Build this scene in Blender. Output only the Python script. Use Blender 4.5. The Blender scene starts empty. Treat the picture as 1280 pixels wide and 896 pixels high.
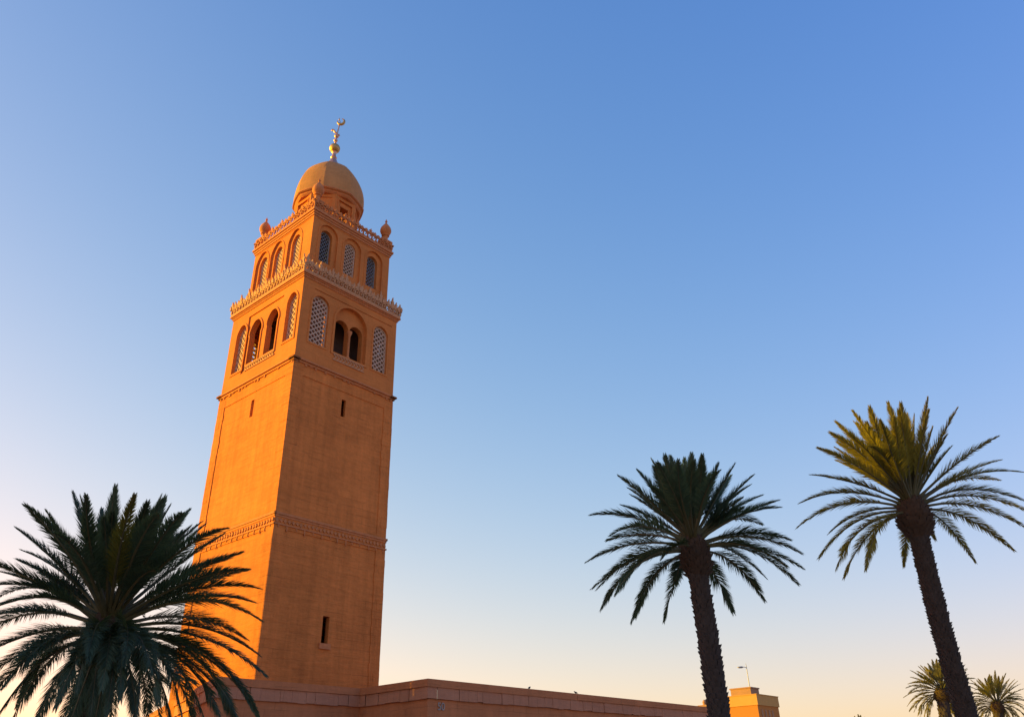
import bpy, math, random
from mathutils import Vector, Matrix
from mathutils.geometry import tessellate_polygon

R = math.radians
sc = bpy.context.scene
col = sc.collection

# ------------------------------------------------------------------ camera
F_PX, PITCH, ROLL = 977.27, 0.5013, -0.0303
EYE = Vector((0, 0, 1.6))
FW = Vector((0, math.cos(PITCH), math.sin(PITCH)))
up0 = Vector((0, -math.sin(PITCH), math.cos(PITCH)))
rt0 = Vector((1, 0, 0))
RT = rt0 * math.cos(ROLL) + up0 * math.sin(ROLL)
UP = up0 * math.cos(ROLL) - rt0 * math.sin(ROLL)
cd = bpy.data.cameras.new('camera')
cd.sensor_width = 36
cd.lens = 36 * F_PX / 1280
cd.clip_start = .1
cd.clip_end = 6000
cam = bpy.data.objects.new('camera', cd)
col.objects.link(cam)
m3 = Matrix((RT, UP, -FW)).transposed()
cam.matrix_world = Matrix.Translation(EYE) @ m3.to_4x4()
sc.camera = cam


def ray(px, py):
    return FW + RT * ((px - 640) / F_PX) - UP * ((py - 448) / F_PX)


def at(px, py, depth):
    return EYE + ray(px, py) * depth


# ------------------------------------------------------------------ light
SUN_AZ, SUN_EL = -87.5, 8.0        # azimuth measured from +Y towards +X
w = bpy.data.worlds.new('World')
sc.world = w
w.use_nodes = True
nt = w.node_tree
bg = nt.nodes['Background']
sky = nt.nodes.new('ShaderNodeTexSky')
sky.sky_type = 'NISHITA'
sky.sun_disc = False
sky.sun_elevation = R(SUN_EL)
sky.sun_rotation = R(SUN_AZ)
sky.air_density = 2.0
sky.dust_density = 0.3
sky.ozone_density = 1.0
EXPO = 1.55
sv_ = Vector((math.sin(R(SUN_AZ)) * math.cos(R(SUN_EL)), math.cos(R(SUN_AZ)) * math.cos(R(SUN_EL)), math.sin(R(SUN_EL))))


def wn(op, a, b):
    x = nt.nodes.new('ShaderNodeMath')
    x.operation = op
    for i, v in enumerate((a, b)):
        if isinstance(v, (int, float)):
            x.inputs[i].default_value = v
        elif v is not None:
            nt.links.new(v, x.inputs[i])
    return x.outputs[0]


# colour response of the evening air: per-channel contrast, slightly warmer towards the sun
wtc = nt.nodes.new('ShaderNodeTexCoord')
dot = nt.nodes.new('ShaderNodeVectorMath')
dot.operation = 'DOT_PRODUCT'
nt.links.new(wtc.outputs['Generated'], dot.inputs[0])
dot.inputs[1].default_value = sv_
sep = nt.nodes.new('ShaderNodeSeparateColor')
nt.links.new(sky.outputs[0], sep.inputs[0])
cmb = nt.nodes.new('ShaderNodeCombineColor')
SKY_K = 1 / (.12 * 2 ** EXPO)
wsep = nt.nodes.new('ShaderNodeSeparateXYZ')
nt.links.new(wtc.outputs['Generated'], wsep.inputs[0])
for i, (pw, kd, kz, gain) in enumerate(((.79, .54, -1.40, 2.04), (.35, .28, -1.17, 1.334), (.38, -.04, -.30, 1.654))):
    v = wn('MULTIPLY', wn('POWER', sep.outputs[i], pw), gain * SKY_K * .12 ** pw)
    v = wn('MULTIPLY', v, wn('EXPONENT', wn('ADD', wn('MULTIPLY', dot.outputs['Value'], kd), wn('MULTIPLY', wn('MAXIMUM', wsep.outputs[2], 0), kz)), None))
    nt.links.new(v, cmb.inputs[i])
nt.links.new(cmb.outputs[0], bg.inputs[0])
bg.inputs[1].default_value = 0.12
sd = bpy.data.lights.new('sun', 'SUN')
sd.energy = 2.8
sd.angle = R(.5)
sd.color = (1.0, .66, .0)
sun = bpy.data.objects.new('sun', sd)
col.objects.link(sun)
sv_ = Vector((math.sin(R(SUN_AZ)) * math.cos(R(SUN_EL)), math.cos(R(SUN_AZ)) * math.cos(R(SUN_EL)), math.sin(R(SUN_EL))))
sun.rotation_euler = sv_.to_track_quat('Z', 'Y').to_euler()
sun.location = (-40, 10, 60)
sc.view_settings.view_transform = 'Standard'
sc.view_settings.look = 'None'
sc.view_settings.gamma = 1
sc.view_settings.use_curve_mapping = False
sc.view_settings.exposure = EXPO
sc.render.engine = 'CYCLES'
sc.cycles.max_bounces = 6
sc.cycles.transparent_max_bounces = 4


# ------------------------------------------------------------------ materials
def newmat(name):
    m = bpy.data.materials.new(name)
    m.use_nodes = True
    n = m.node_tree
    return m, n, n.nodes['Principled BSDF']


def N(n, t, **kw):
    x = n.nodes.new(t)
    for k, v in kw.items():
        setattr(x, k, v)
    return x


def math_node(n, op, a, b=None, clamp=False):
    x = N(n, 'ShaderNodeMath', operation=op, use_clamp=clamp)
    for i, v in enumerate((a, b)):
        if v is None:
            continue
        if isinstance(v, (int, float)):
            x.inputs[i].default_value = v
        else:
            n.links.new(v, x.inputs[i])
    return x.outputs[0]


def noise(n, vec, scale, detail=6, rough=.6):
    x = N(n, 'ShaderNodeTexNoise')
    x.inputs['Scale'].default_value = scale
    x.inputs['Detail'].default_value = detail
    x.inputs['Roughness'].default_value = rough
    n.links.new(vec, x.inputs['Vector'])
    return x.outputs['Fac']


def wall_mat(name, base, var=.25, block=(1.1, .38), joint=.35, bump=.5, rough=.92, stain=.2):
    """plastered stone: faint courses, mottling, weather streaks"""
    m, n, b = newmat(name)
    tc = N(n, 'ShaderNodeTexCoord')
    sep = N(n, 'ShaderNodeSeparateXYZ')
    n.links.new(tc.outputs['Object'], sep.inputs[0])
    h = math_node(n, 'ADD', sep.outputs[0], sep.outputs[1])
    cmb = N(n, 'ShaderNodeCombineXYZ')
    n.links.new(h, cmb.inputs[0])
    n.links.new(sep.outputs[2], cmb.inputs[1])
    # wobble of the joints
    wob = N(n, 'ShaderNodeTexNoise')
    wob.inputs['Scale'].default_value = 1.3
    n.links.new(tc.outputs['Object'], wob.inputs['Vector'])
    vm = N(n, 'ShaderNodeVectorMath', operation='MULTIPLY_ADD')
    n.links.new(wob.outputs['Color'], vm.inputs[0])
    vm.inputs[1].default_value = (.12, .1, 0)
    n.links.new(cmb.outputs[0], vm.inputs[2])
    br = N(n, 'ShaderNodeTexBrick')
    br.inputs['Scale'].default_value = 1
    br.inputs['Brick Width'].default_value = block[0]
    br.inputs['Row Height'].default_value = block[1]
    br.inputs['Mortar Size'].default_value = .012
    br.inputs['Mortar Smooth'].default_value = .6
    br.inputs['Color1'].default_value = (.42, .42, .42, 1)
    br.inputs['Color2'].default_value = (.58, .58, .58, 1)
    br.inputs['Mortar'].default_value = (.5, .5, .5, 1)
    n.links.new(vm.outputs[0], br.inputs['Vector'])
    n1 = noise(n, tc.outputs['Object'], .45, 5, .6)
    n2 = noise(n, tc.outputs['Object'], 5, 8, .7)
    # horizontal laid streaks
    mp = N(n, 'ShaderNodeMapping')
    mp.inputs['Scale'].default_value = (.9, .9, 7)
    n.links.new(tc.outputs['Object'], mp.inputs['Vector'])
    n3 = noise(n, mp.outputs[0], 1.0, 6, .7)
    # vertical wash
    mp2 = N(n, 'ShaderNodeMapping')
    mp2.inputs['Scale'].default_value = (2.2, 2.2, .12)
    n.links.new(tc.outputs['Object'], mp2.inputs['Vector'])
    n4 = noise(n, mp2.outputs[0], 1.0, 5, .6)
    # patchy mask that lets joints show only here and there
    jm = N(n, 'ShaderNodeMapRange')
    jm.inputs[1].default_value = .42
    jm.inputs[2].default_value = .62
    n.links.new(noise(n, tc.outputs['Object'], .8, 3, .5), jm.inputs[0])
    jf = math_node(n, 'MULTIPLY', br.outputs['Fac'], jm.outputs[0])
    v = math_node(n, 'ADD', math_node(n, 'MULTIPLY', n1, .9), math_node(n, 'MULTIPLY', n2, .5))
    v = math_node(n, 'ADD', v, math_node(n, 'MULTIPLY', n3, .6))
    v = math_node(n, 'ADD', v, math_node(n, 'MULTIPLY', n4, stain * 2))
    brv = N(n, 'ShaderNodeRGBToBW')
    n.links.new(br.outputs['Color'], brv.inputs[0])
    v = math_node(n, 'ADD', v, math_node(n, 'MULTIPLY', brv.outputs[0], .5))
    v = math_node(n, 'SUBTRACT', v, 1.25 + stain)          # about zero
    v = math_node(n, 'MULTIPLY', v, var * 2)
    v = math_node(n, 'SUBTRACT', v, math_node(n, 'MULTIPLY', jf, joint))
    fac = math_node(n, 'ADD', v, 1.0)
    mul = N(n, 'ShaderNodeVectorMath', operation='SCALE')
    mul.inputs[0].default_value = base
    n.links.new(fac, mul.inputs['Scale'])
    n.links.new(mul.outputs[0], b.inputs['Base Color'])
    b.inputs['Roughness'].default_value = rough
    b.inputs['Specular IOR Level'].default_value = .2
    hh = math_node(n, 'ADD', math_node(n, 'MULTIPLY', n2, .5), math_node(n, 'MULTIPLY', n3, .6))
    hh = math_node(n, 'SUBTRACT', hh, math_node(n, 'MULTIPLY', jf, .22))
    bp = N(n, 'ShaderNodeBump')
    bp.inputs['Strength'].default_value = bump
    bp.inputs['Distance'].default_value = .07
    n.links.new(hh, bp.inputs['Height'])
    n.links.new(bp.outputs[0], b.inputs['Normal'])
    return m


def plain_mat(name, base, rough=.8, var=.25, scale=6, metal=0.0, bump=.3):
    m, n, b = newmat(name)
    tc = N(n, 'ShaderNodeTexCoord')
    f = noise(n, tc.outputs['Object'], scale, 6, .65)
    f = math_node(n, 'ADD', math_node(n, 'MULTIPLY', math_node(n, 'SUBTRACT', f, .5), var * 2.5), 1)
    mul = N(n, 'ShaderNodeVectorMath', operation='SCALE')
    mul.inputs[0].default_value = base
    n.links.new(f, mul.inputs['Scale'])
    n.links.new(mul.outputs[0], b.inputs['Base Color'])
    b.inputs['Roughness'].default_value = rough
    b.inputs['Metallic'].default_value = metal
    bp = N(n, 'ShaderNodeBump')
    bp.inputs['Strength'].default_value = bump
    bp.inputs['Distance'].default_value = .03
    n.links.new(noise(n, tc.outputs['Object'], scale * 4, 5, .7), bp.inputs['Height'])
    n.links.new(bp.outputs[0], b.inputs['Normal'])
    return m


def leaf_mat(name, base, trans, tip=(.16, .12, .03)):
    m, n, b = newmat(name)
    oi = N(n, 'ShaderNodeObjectInfo')
    tc = N(n, 'ShaderNodeTexCoord')
    f = noise(n, tc.outputs['Object'], 9, 3, .6)
    f = math_node(n, 'ADD', math_node(n, 'MULTIPLY', f, .9), math_node(n, 'MULTIPLY', oi.outputs['Random'], .6))
    f = math_node(n, 'ADD', f, .25)
    mul = N(n, 'ShaderNodeVectorMath', operation='SCALE')
    mul.inputs[0].default_value = base
    n.links.new(f, mul.inputs['Scale'])
    n.links.new(mul.outputs[0], b.inputs['Base Color'])
    b.inputs['Roughness'].default_value = .6
    b.inputs['Specular IOR Level'].default_value = .14
    tr = N(n, 'ShaderNodeBsdfTranslucent')
    tr.inputs['Color'].default_value = (*trans, 1)
    mx = N(n, 'ShaderNodeMixShader')
    mx.inputs[0].default_value = .28
    n.links.new(b.outputs[0], mx.inputs[1])
    n.links.new(tr.outputs[0], mx.inputs[2])
    n.links.new(mx.outputs[0], n.nodes['Material Output'].inputs[0])
    return m


M = {
    'tower': wall_mat('terracotta_render', (.62, .190, .046), var=.42, bump=.8, joint=.14, stain=.4),
    'tower_fine': wall_mat('terracotta_smooth_render', (.60, .190, .048), var=.28, joint=.15, bump=.5),
    'trim': plain_mat('carved_terracotta', (.55, .19, .065), .9, .35, 5),
    'pale': plain_mat('pale_carved_stone', (.58, .29, .145), .9, .3, 4),
    'screen': plain_mat('pale_stone_screen', (.56, .36, .25), .9, .25, 5),
    'screen_dark': plain_mat('glazed_screen', (.24, .25, .27), .5, .4, 7),
    'core': wall_mat('dark_core_fill', (.09, .05, .035), var=.25),  # dark brown of the added core, keeps the storey openings dark
    'dome': wall_mat('dome_plaster', (.49, .225, .085), var=.28, joint=.0, bump=.4, stain=.4),
    'wall': wall_mat('wall_render', (.51, .176, .070), var=.3, stain=.35, block=(.9, .42), joint=.3, bump=.4),
    'coping': wall_mat('coping_blocks', (.50, .205, .11), var=.25, block=(.42, 1.2), joint=.4, bump=.5),
    'brass': plain_mat('brass', (.55, .34, .13), .55, .25, 8, 1.0, .1),
    'copper': plain_mat('rosy_metal', (.65, .36, .26), .4, .3, 9, .8, .2),
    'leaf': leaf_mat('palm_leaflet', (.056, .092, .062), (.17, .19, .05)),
    'leaf_yellow': leaf_mat('palm_leaflet_yellowish', (.11, .105, .025), (.34, .24, .02)),  # yellower leaflet colour, used on a single frond of the near palm
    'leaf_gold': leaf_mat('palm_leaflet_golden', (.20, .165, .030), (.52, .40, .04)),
    'leaf_far': leaf_mat('palm_leaflet_far', (.17, .15, .055), (.48, .38, .05)),
    'rachis': plain_mat('palm_leafstalk', (.085, .075, .030), .6, .3, 6),
    'trunk': plain_mat('palm_bark', (.052, .037, .032), .95, .5, 7, 0, .6),
    'boot': plain_mat('palm_leaf_bases', (.062, .037, .025), .95, .55, 9, 0, .6),
    'house': wall_mat('ochre_render', (.48, .19, .050), var=.12, joint=.08, bump=.25),
    'house_band': wall_mat('pale_ochre_render', (.54, .295, .095), var=.12, joint=.08, bump=.2),
    'house_block': wall_mat('rooftop_render', (.40, .22, .13), var=.2, joint=.2, bump=.2),
    'grey': plain_mat('grey_metal', (.35, .35, .34), .5, .2, 4, .6, .1),
    'white': plain_mat('grey_white_paint', (.36, .29, .25), .7, .2, 4),
    'bird': plain_mat('bird_plumage', (.10, .085, .075), .8, .4, 20),
    'glass': plain_mat('window_glass', (.03, .035, .04), .12, .1, 2, 0, .02),
    'ground': plain_mat('dusty_ground', (.46, .33, .21), .95, .25, .3),
}


# ------------------------------------------------------------------ mesh helpers
class MB:
    def __init__(s):
        s.v, s.f, s.m = [], [], []

    def add(s, vs, fs, mi=0):
        o = len(s.v)
        s.v += [tuple(x) for x in vs]
        for f in fs:
            s.f.append(tuple(i + o for i in f))
            s.m.append(mi)

    def box(s, lo, hi, mi=0):
        x0, y0, z0 = lo
        x1, y1, z1 = hi
        s.add([(x0, y0, z0), (x1, y0, z0), (x1, y1, z0), (x0, y1, z0), (x0, y0, z1), (x1, y0, z1), (x1, y1, z1), (x0, y1, z1)],
              [(3, 2, 1, 0), (4, 5, 6, 7), (0, 1, 5, 4), (1, 2, 6, 5), (2, 3, 7, 6), (3, 0, 4, 7)], mi)

    def tube(s, pts, rad, n=8, mi=0, cap=True):
        rings = []
        for i, p in enumerate(pts):
            p = Vector(p)
            t = (Vector(pts[min(i + 1, len(pts) - 1)]) - Vector(pts[max(i - 1, 0)])).normalized()
            a = t.orthogonal() if i == 0 else (a - t * a.dot(t))
            a.normalize()
            b = t.cross(a)
            r = rad[i] if hasattr(rad, '__len__') else rad
            rings.append([p + (a * math.cos(2 * math.pi * k / n) + b * math.sin(2 * math.pi * k / n)) * r for k in range(n)])
        vs = [v for q in rings for v in q]
        fs = []
        for i in range(len(rings) - 1):
            for k in range(n):
                k2 = (k + 1) % n
                fs.append((i * n + k, i * n + k2, (i + 1) * n + k2, (i + 1) * n + k))
        if cap:
            fs.append(tuple(range(n))[::-1])
            fs.append(tuple((len(rings) - 1) * n + k for k in range(n)))
        s.add(vs, fs, mi)

    def lathe(s, c, prof, n=24, mi=0, oct_=0.0, rot=0.0):
        """prof: (radius, z) list round the vertical through c; oct_ blends circle to octagon"""
        vs, fs = [], []
        for r, z in prof:
            for k in range(n):
                a = 2 * math.pi * k / n + rot
                rr = r
                if oct_:
                    q = (a - rot + math.pi / 8) % (math.pi / 4) - math.pi / 8
                    rr = r * ((1 - oct_) + oct_ * math.cos(math.pi / 8) / math.cos(q) * 1.04)
                vs.append((c[0] + rr * math.cos(a), c[1] + rr * math.sin(a), c[2] + z))
        for i in range(len(prof) - 1):
            for k in range(n):
                k2 = (k + 1) % n
                fs.append((i * n + k, i * n + k2, (i + 1) * n + k2, (i + 1) * n + k))
        fs.append(tuple(range(n))[::-1])
        fs.append(tuple((len(prof) - 1) * n + k for k in range(n)))
        s.add(vs, fs, mi)

    def panel(s, mp, outer, holes, d, mi=0):
        loops = [outer] + holes
        flat = [p for l in loops for p in l]
        tris = tessellate_polygon([[Vector((p[0], p[1], 0)) for p in l] for l in loops])
        s.add([mp(p[0], p[1], d) for p in flat], [tuple(t) for t in tris], mi)

    def reveal(s, mp, loop, d0, d1, mi=0):
        n = len(loop)
        s.add([mp(p[0], p[1], d0) for p in loop] + [mp(p[0], p[1], d1) for p in loop],
              [(k, (k + 1) % n, n + (k + 1) % n, n + k) for k in range(n)], mi)

    def extr(s, mp, loop, d0, d1, mi=0):
        s.panel(mp, loop, [], d0, mi)
        s.panel(mp, loop, [], d1, mi)
        s.reveal(mp, loop, d0, d1, mi)

    def ring(s, mp, loop, off, d0, d1, mi=0):
        o = offset(loop, off)
        s.panel(mp, o, [loop], d1, mi)
        s.reveal(mp, o, d0, d1, mi)
        s.reveal(mp, loop, d0, d1, mi)

    def bar(s, mp, a, b, wd, d0, d1, mi=0):
        dx, dz = b[0] - a[0], b[1] - a[1]
        l = math.hypot(dx, dz)
        if l < 1e-4:
            return
        nx, nz = -dz / l * wd / 2, dx / l * wd / 2
        s.extr(mp, [(a[0] + nx, a[1] + nz), (a[0] - nx, a[1] - nz), (b[0] - nx, b[1] - nz), (b[0] + nx, b[1] + nz)], d0, d1, mi)

    def build(s, name, mats, parent=None, smooth=False, loc=None):
        me = bpy.data.meshes.new(name)
        me.from_pydata(s.v, [], s.f)
        for m in (mats if isinstance(mats, (list, tuple)) else [mats]):
            me.materials.append(m)
        me.polygons.foreach_set('material_index', s.m)
        if smooth:
            me.polygons.foreach_set('use_smooth', [True] * len(me.polygons))
        me.update()
        o = bpy.data.objects.new(name, me)
        col.objects.link(o)
        if parent is not None:
            o.parent = parent
        if loc is not None:
            o.location = loc
        return o


def recalc(o):
    import bmesh
    b = bmesh.new()
    b.from_mesh(o.data)
    bmesh.ops.remove_doubles(b, verts=b.verts, dist=.0004)
    bmesh.ops.recalc_face_normals(b, faces=b.faces)
    b.to_mesh(o.data)
    b.free()
    return o


def autosmooth(o, deg=35):
    import bmesh
    b = bmesh.new()
    b.from_mesh(o.data)
    for e in b.edges:
        e.smooth = len(e.link_faces) == 2 and e.calc_face_angle(0) < R(deg)
    for f in b.faces:
        f.smooth = True
    b.to_mesh(o.data)
    b.free()


def offset(loop, d):
    n = len(loop)
    area = sum(loop[i][0] * loop[(i + 1) % n][1] - loop[(i + 1) % n][0] * loop[i][1] for i in range(n))
    sg = 1 if area > 0 else -1
    out = []
    for i in range(n):
        p0, p, p1 = loop[i - 1], loop[i], loop[(i + 1) % n]
        e0 = Vector((p[0] - p0[0], p[1] - p0[1])).normalized()
        e1 = Vector((p1[0] - p[0], p1[1] - p[1])).normalized()
        n0, n1 = Vector((e0.y, -e0.x)) * sg, Vector((e1.y, -e1.x)) * sg
        b = n0 + n1
        if b.length < 1e-6:
            b = n0
        b.normalize()
        k = d / max(.5, b.dot(n0))
        out.append((p[0] + b.x * k, p[1] + b.y * k))
    return out


def arch(tc, hw, z0, ztop, point=0.0, n=16, horse=0.0):
    """closed outline of an arched opening: sill z0, crown ztop, half width hw"""
    rise = hw * (1 + point * .7)
    zs = ztop - rise
    pts = [(tc - hw * (1 - horse), z0), (tc + hw * (1 - horse), z0)]
    if horse:
        pts.append((tc + hw * (1 - horse), zs - hw * .25))
    for k in range(n + 1):
        a = math.pi * k / n
        x, z = math.cos(a), math.sin(a)
        if point:
            z = z * (1 - point * .5) + point * .5 * (1 - abs(x)) ** .8 * 1.0 + point * .25 * z * (1 - abs(x))
            z = min(z, 1.0) if k != n // 2 else 1.0
        pts.append((tc + hw * x, zs + rise * z))
    if horse:
        pts.append((tc - hw * (1 - horse), zs - hw * .25))
    return pts


def rect(t0, t1, z0, z1):
    return [(t0, z0), (t1, z0), (t1, z1), (t0, z1)]


def inside(p, loop):
    c = False
    n = len(loop)
    for i in range(n):
        a, b = loop[i], loop[(i + 1) % n]
        if (a[1] > p[1]) != (b[1] > p[1]) and p[0] < (b[0] - a[0]) * (p[1] - a[1]) / (b[1] - a[1]) + a[0]:
            c = not c
    return c


def lattice(mb, mp, loop, pitch, wd, d0, d1, slope=1.0, mi=0, border=.06, rnd=None):
    xs = [p[0] for p in loop]
    zs = [p[1] for p in loop]
    x0, x1, z0, z1 = min(xs), max(xs), min(zs), max(zs)
    W, H = x1 - x0, z1 - z0
    for sg in (1, -1):
        span = W * slope + H
        k = -span
        while k < span:
            # z = z0 + k + sg*slope*(x-x0)
            pts, run = [], None
            m = 90
            for i in range(m + 1):
                x = x0 + W * i / m
                z = z0 + k + sg * slope * (x - x0)
                if inside((x, z), loop):
                    if run is None:
                        run = (x, z)
                    last = (x, z)
                elif run is not None:
                    mb.bar(mp, run, last, wd, d0 + (.004 if sg > 0 else 0), d1 + (.004 if sg > 0 else 0), mi)
                    run = None
            if run is not None:
                mb.bar(mp, run, last, wd, d0 + (.004 if sg > 0 else 0), d1 + (.004 if sg > 0 else 0), mi)
            k += pitch * math.sqrt(1 + slope * slope)
    inner = offset(loop, -border)
    mb.panel(mp, loop, [inner], d1 + .008, mi)
    mb.reveal(mp, inner, d0, d1 + .008, mi)


def thing(name, label, cat, loc=(0, 0, 0), rz=0.0, group=None):
    o = bpy.data.objects.new(name, None)
    o.empty_display_size = .5
    col.objects.link(o)
    o.location = loc
    o.rotation_euler = (0, 0, rz)
    o['label'] = label
    o['category'] = cat
    if group:
        o['group'] = group
    return o


# ------------------------------------------------------------------ ground
YAW = 0.6968
U = Vector((math.sin(YAW), math.cos(YAW), 0))
V = Vector((-math.cos(YAW), math.sin(YAW), 0))
g = MB()
g.add([(-2500, -2500, 0), (2500, -2500, 0), (2500, 2500, 0), (-2500, 2500, 0)], [(0, 1, 2, 3)])
gr = g.build('ground', M['ground'])
gr['kind'] = 'structure'

# ------------------------------------------------------------------ minaret
rng = random.Random(7)
TW = thing('minaret', 'tall square terracotta minaret with a small dome and lattice windows', 'minaret',
           (-11.7328, 40.0, 0), math.pi / 2 - YAW)
ASP = 1.0342


def face_map(face, s):
    su, sv = s, s * ASP
    if face == 0:
        return lambda t, z, d: (t, -sv - d, z)      # shaded face
    if face == 1:
        return lambda t, z, d: (-su - d, t, z)      # sunlit face
    if face == 2:
        return lambda t, z, d: (-t, sv + d, z)
    return lambda t, z, d: (su + d, -t, z)


def half(face, s):
    return s if face in (0, 2) else s * ASP


S0 = 3.375
# --- shaft
mb = MB()
for f in range(4):
    mp, h = face_map(f, S0), half(f, S0)
    hi = rect(-h + .62, h - .62, 13.30, 20.52)
    lo = rect(-h + .62, h - .62, .8, 12.42)
    mb.panel(mp, rect(-h, h, 0, 21.28), [hi, lo], 0)
    for q in (hi, lo):
        mb.reveal(mp, q, 0, -.035)
    s_hi = rect(-.15, .13, 19.08, 20.08)
    s_lo = rect(-.15, .23, 7.65, 8.86)
    mb.panel(mp, hi, [s_hi], -.035)
    mb.reveal(mp, s_hi, -.035, -.22)
    if f == 0:
        mb.panel(mp, lo, [s_lo], -.035)
        mb.reveal(mp, s_lo, -.035, -.30)
    else:
        mb.panel(mp, lo, [], -.035)
sh = recalc(mb.build('shaft', M['tower'], TW))
# sill stones under the lower slits
for f in (0,):
    q = MB()
    mp = face_map(f, S0)
    q.extr(mp, rect(-.27, .36, 7.40, 7.645), -.05, .045)
    recalc(q.build('window_sill', M['trim'], TW))
# corner quoins: slightly proud blocks along each corner
for (sx, sy) in ((-1, -1), (1, -1), (-1, 1), (1, 1)):
    q = MB()
    z = 0.3
    k = 0
    while z < 21.0:
        hgt = rng.uniform(.36, .5)
        if not (12.3 < z + hgt and z < 13.5):
            la, lb = (.62, .38) if k % 2 else (.38, .62)
            la += rng.uniform(-.05, .05)
            lb += rng.uniform(-.05, .05)
            p = rng.uniform(.004, .013)
            z1 = min(z + hgt - .012, 21.2)
            cx, cy = sx * S0, sy * S0 * ASP
            x0, x1 = sorted((cx + sx * p, cx - sx * la))
            y0, y1 = sorted((cy + sy * p, cy - sy * .1))
            q.box((x0, y0, z), (x1, y1, z1))
            x0, x1 = sorted((cx + sx * (p - .001), cx - sx * .1))
            y0, y1 = sorted((cy + sy * (p - .001), cy - sy * lb))
            q.box((x0, y0, z + .001), (x1, y1, z1 - .001))
        z += hgt
        k += 1
    q.build('corner_quoins', M['tower'], TW)

# --- carved band half way up
q = MB()
for f in range(4):
    s = S0
    mp, h = face_map(f, s), half(f, s)
    q.extr(mp, rect(-h - .07, h + .07, 13.06, 13.17), -.02, .07)
    q.extr(mp, rect(-h - .03, h + .03, 12.96, 13.058), -.02, .03)
    q.extr(mp, rect(-h - .05, h + .05, 12.58, 12.65), -.02, .05)
    n = int(2 * h / .22)
    for k in range(n):
        t = -h + (k + .5) * 2 * h / n
        r_ = .075 + rng.uniform(-.012, .02)
        zc = 12.80 + rng.uniform(-.02, .02)
        q.extr(mp, [(t - .085, zc), (t, zc - r_ - .03), (t + .085, zc), (t, zc + r_ + .03)], -.01, .035 + rng.uniform(0, .02))
    n = int(2 * h / .46)
    for k in range(n):
        t = -h + (k + .5) * 2 * h / n + rng.uniform(-.06, .06)
        dl = rng.uniform(.08, .3)
        q.extr(mp, [(t - .03, 12.578), (t + .02, 12.578 - dl), (t + .05, 12.578 - dl * .7), (t + .07, 12.578)], -.01, .03)
recalc(q.build('carved_band', M['trim'], TW))

# --- ledge under the belfry
q = MB()
for f in range(4):
    mp, h = face_map(f, S0), half(f, S0)
    q.extr(mp, rect(-h - .16, h + .16, 21.30, 21.40), -.3, .16)
    q.extr(mp, rect(-h - .07, h + .07, 21.18, 21.298), -.3, .07)
    n = int(2 * h / .3)
    for k in range(n):
        if rng.random() < .55:
            t = -h + (k + .5) * 2 * h / n
            q.extr(mp, rect(t - .09, t + rng.uniform(.0, .1), 21.18 - rng.uniform(.04, .13), 21.178), -.01, .05)
recalc(q.build('ledge', M['trim'], TW))

# --- belfry storey
S1 = 3.36
Z1a, Z1b = 21.40, 26.50
wallm = MB()
screens = []
columns = []
frets = []
for f in range(4):
    mp, h = face_map(f, S1), half(f, S1)
    if f % 2 == 0:
        latL, latR = arch(-2.10, .56, 22.62, 25.66), arch(2.20, .53, 22.62, 25.60)
        big = arch(.05, 1.11, 22.62, 25.80)
        o1, o2 = arch(-.46, .47, 22.70, 24.92), arch(.56, .47, 22.70, 24.92)
        topline = rect(-h + .75, h - .35, 25.93, 25.99)
        wallm.panel(mp, rect(-h, h, Z1a, Z1b), [latL, latR, big, topline], 0)
        wallm.reveal(mp, topline, 0, -.05)
        wallm.panel(mp, topline, [], -.05)
        wallm.reveal(mp, big, 0, -.20)
        wallm.panel(mp, big, [o1, o2], -.20)
        for o in (o1, o2):
            wallm.reveal(mp, o, -.20, -.55)
        for l in (latL, latR):
            wallm.reveal(mp, l, 0, -.45)
            screens.append((f, mp, l, -.22, -.13, .22, .065, 'screen', .85))
            wallm.ring(mp, l, .10, -.01, .03)
        wallm.ring(mp, big, .13, -.01, .05)
        columns.append((f, mp, .05, -.12, 22.62, 24.25))
        frets.append((f, mp, rect(-1.0, 1.12, 22.14, 22.54), .0))
    else:
        latL, latR = arch(2.22, .50, 22.52, 25.60, .45), arch(-2.64, .46, 22.72, 25.70, .45)
        alf = rect(-1.72, 1.72, 22.22, 25.98)
        o1, o2 = arch(.84, .60, 22.70, 25.45, .45, 16, .12), arch(-.80, .56, 22.70, 25.45, .45, 16, .12)
        wallm.panel(mp, rect(-h, h, Z1a, Z1b), [latL, latR, alf], 0)
        wallm.reveal(mp, alf, 0, -.07)
        wallm.panel(mp, alf, [o1, o2], -.07)
        for o in (o1, o2):
            wallm.reveal(mp, o, -.07, -.36)
            wallm.ring(mp, o, .10, -.08, -.02)
        for l in (latL, latR):
            wallm.reveal(mp, l, 0, -.55)
            wallm.ring(mp, l, .12, -.01, .04)
            screens.append((f, mp, l, -.26, -.18, .22, .07, 'screen', 1.15))
        columns.append((f, mp, .02, -.20, 22.70, 24.45))
        frets.append((f, mp, rect(-1.4, 1.4, 22.30, 22.62), -.06))
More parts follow.
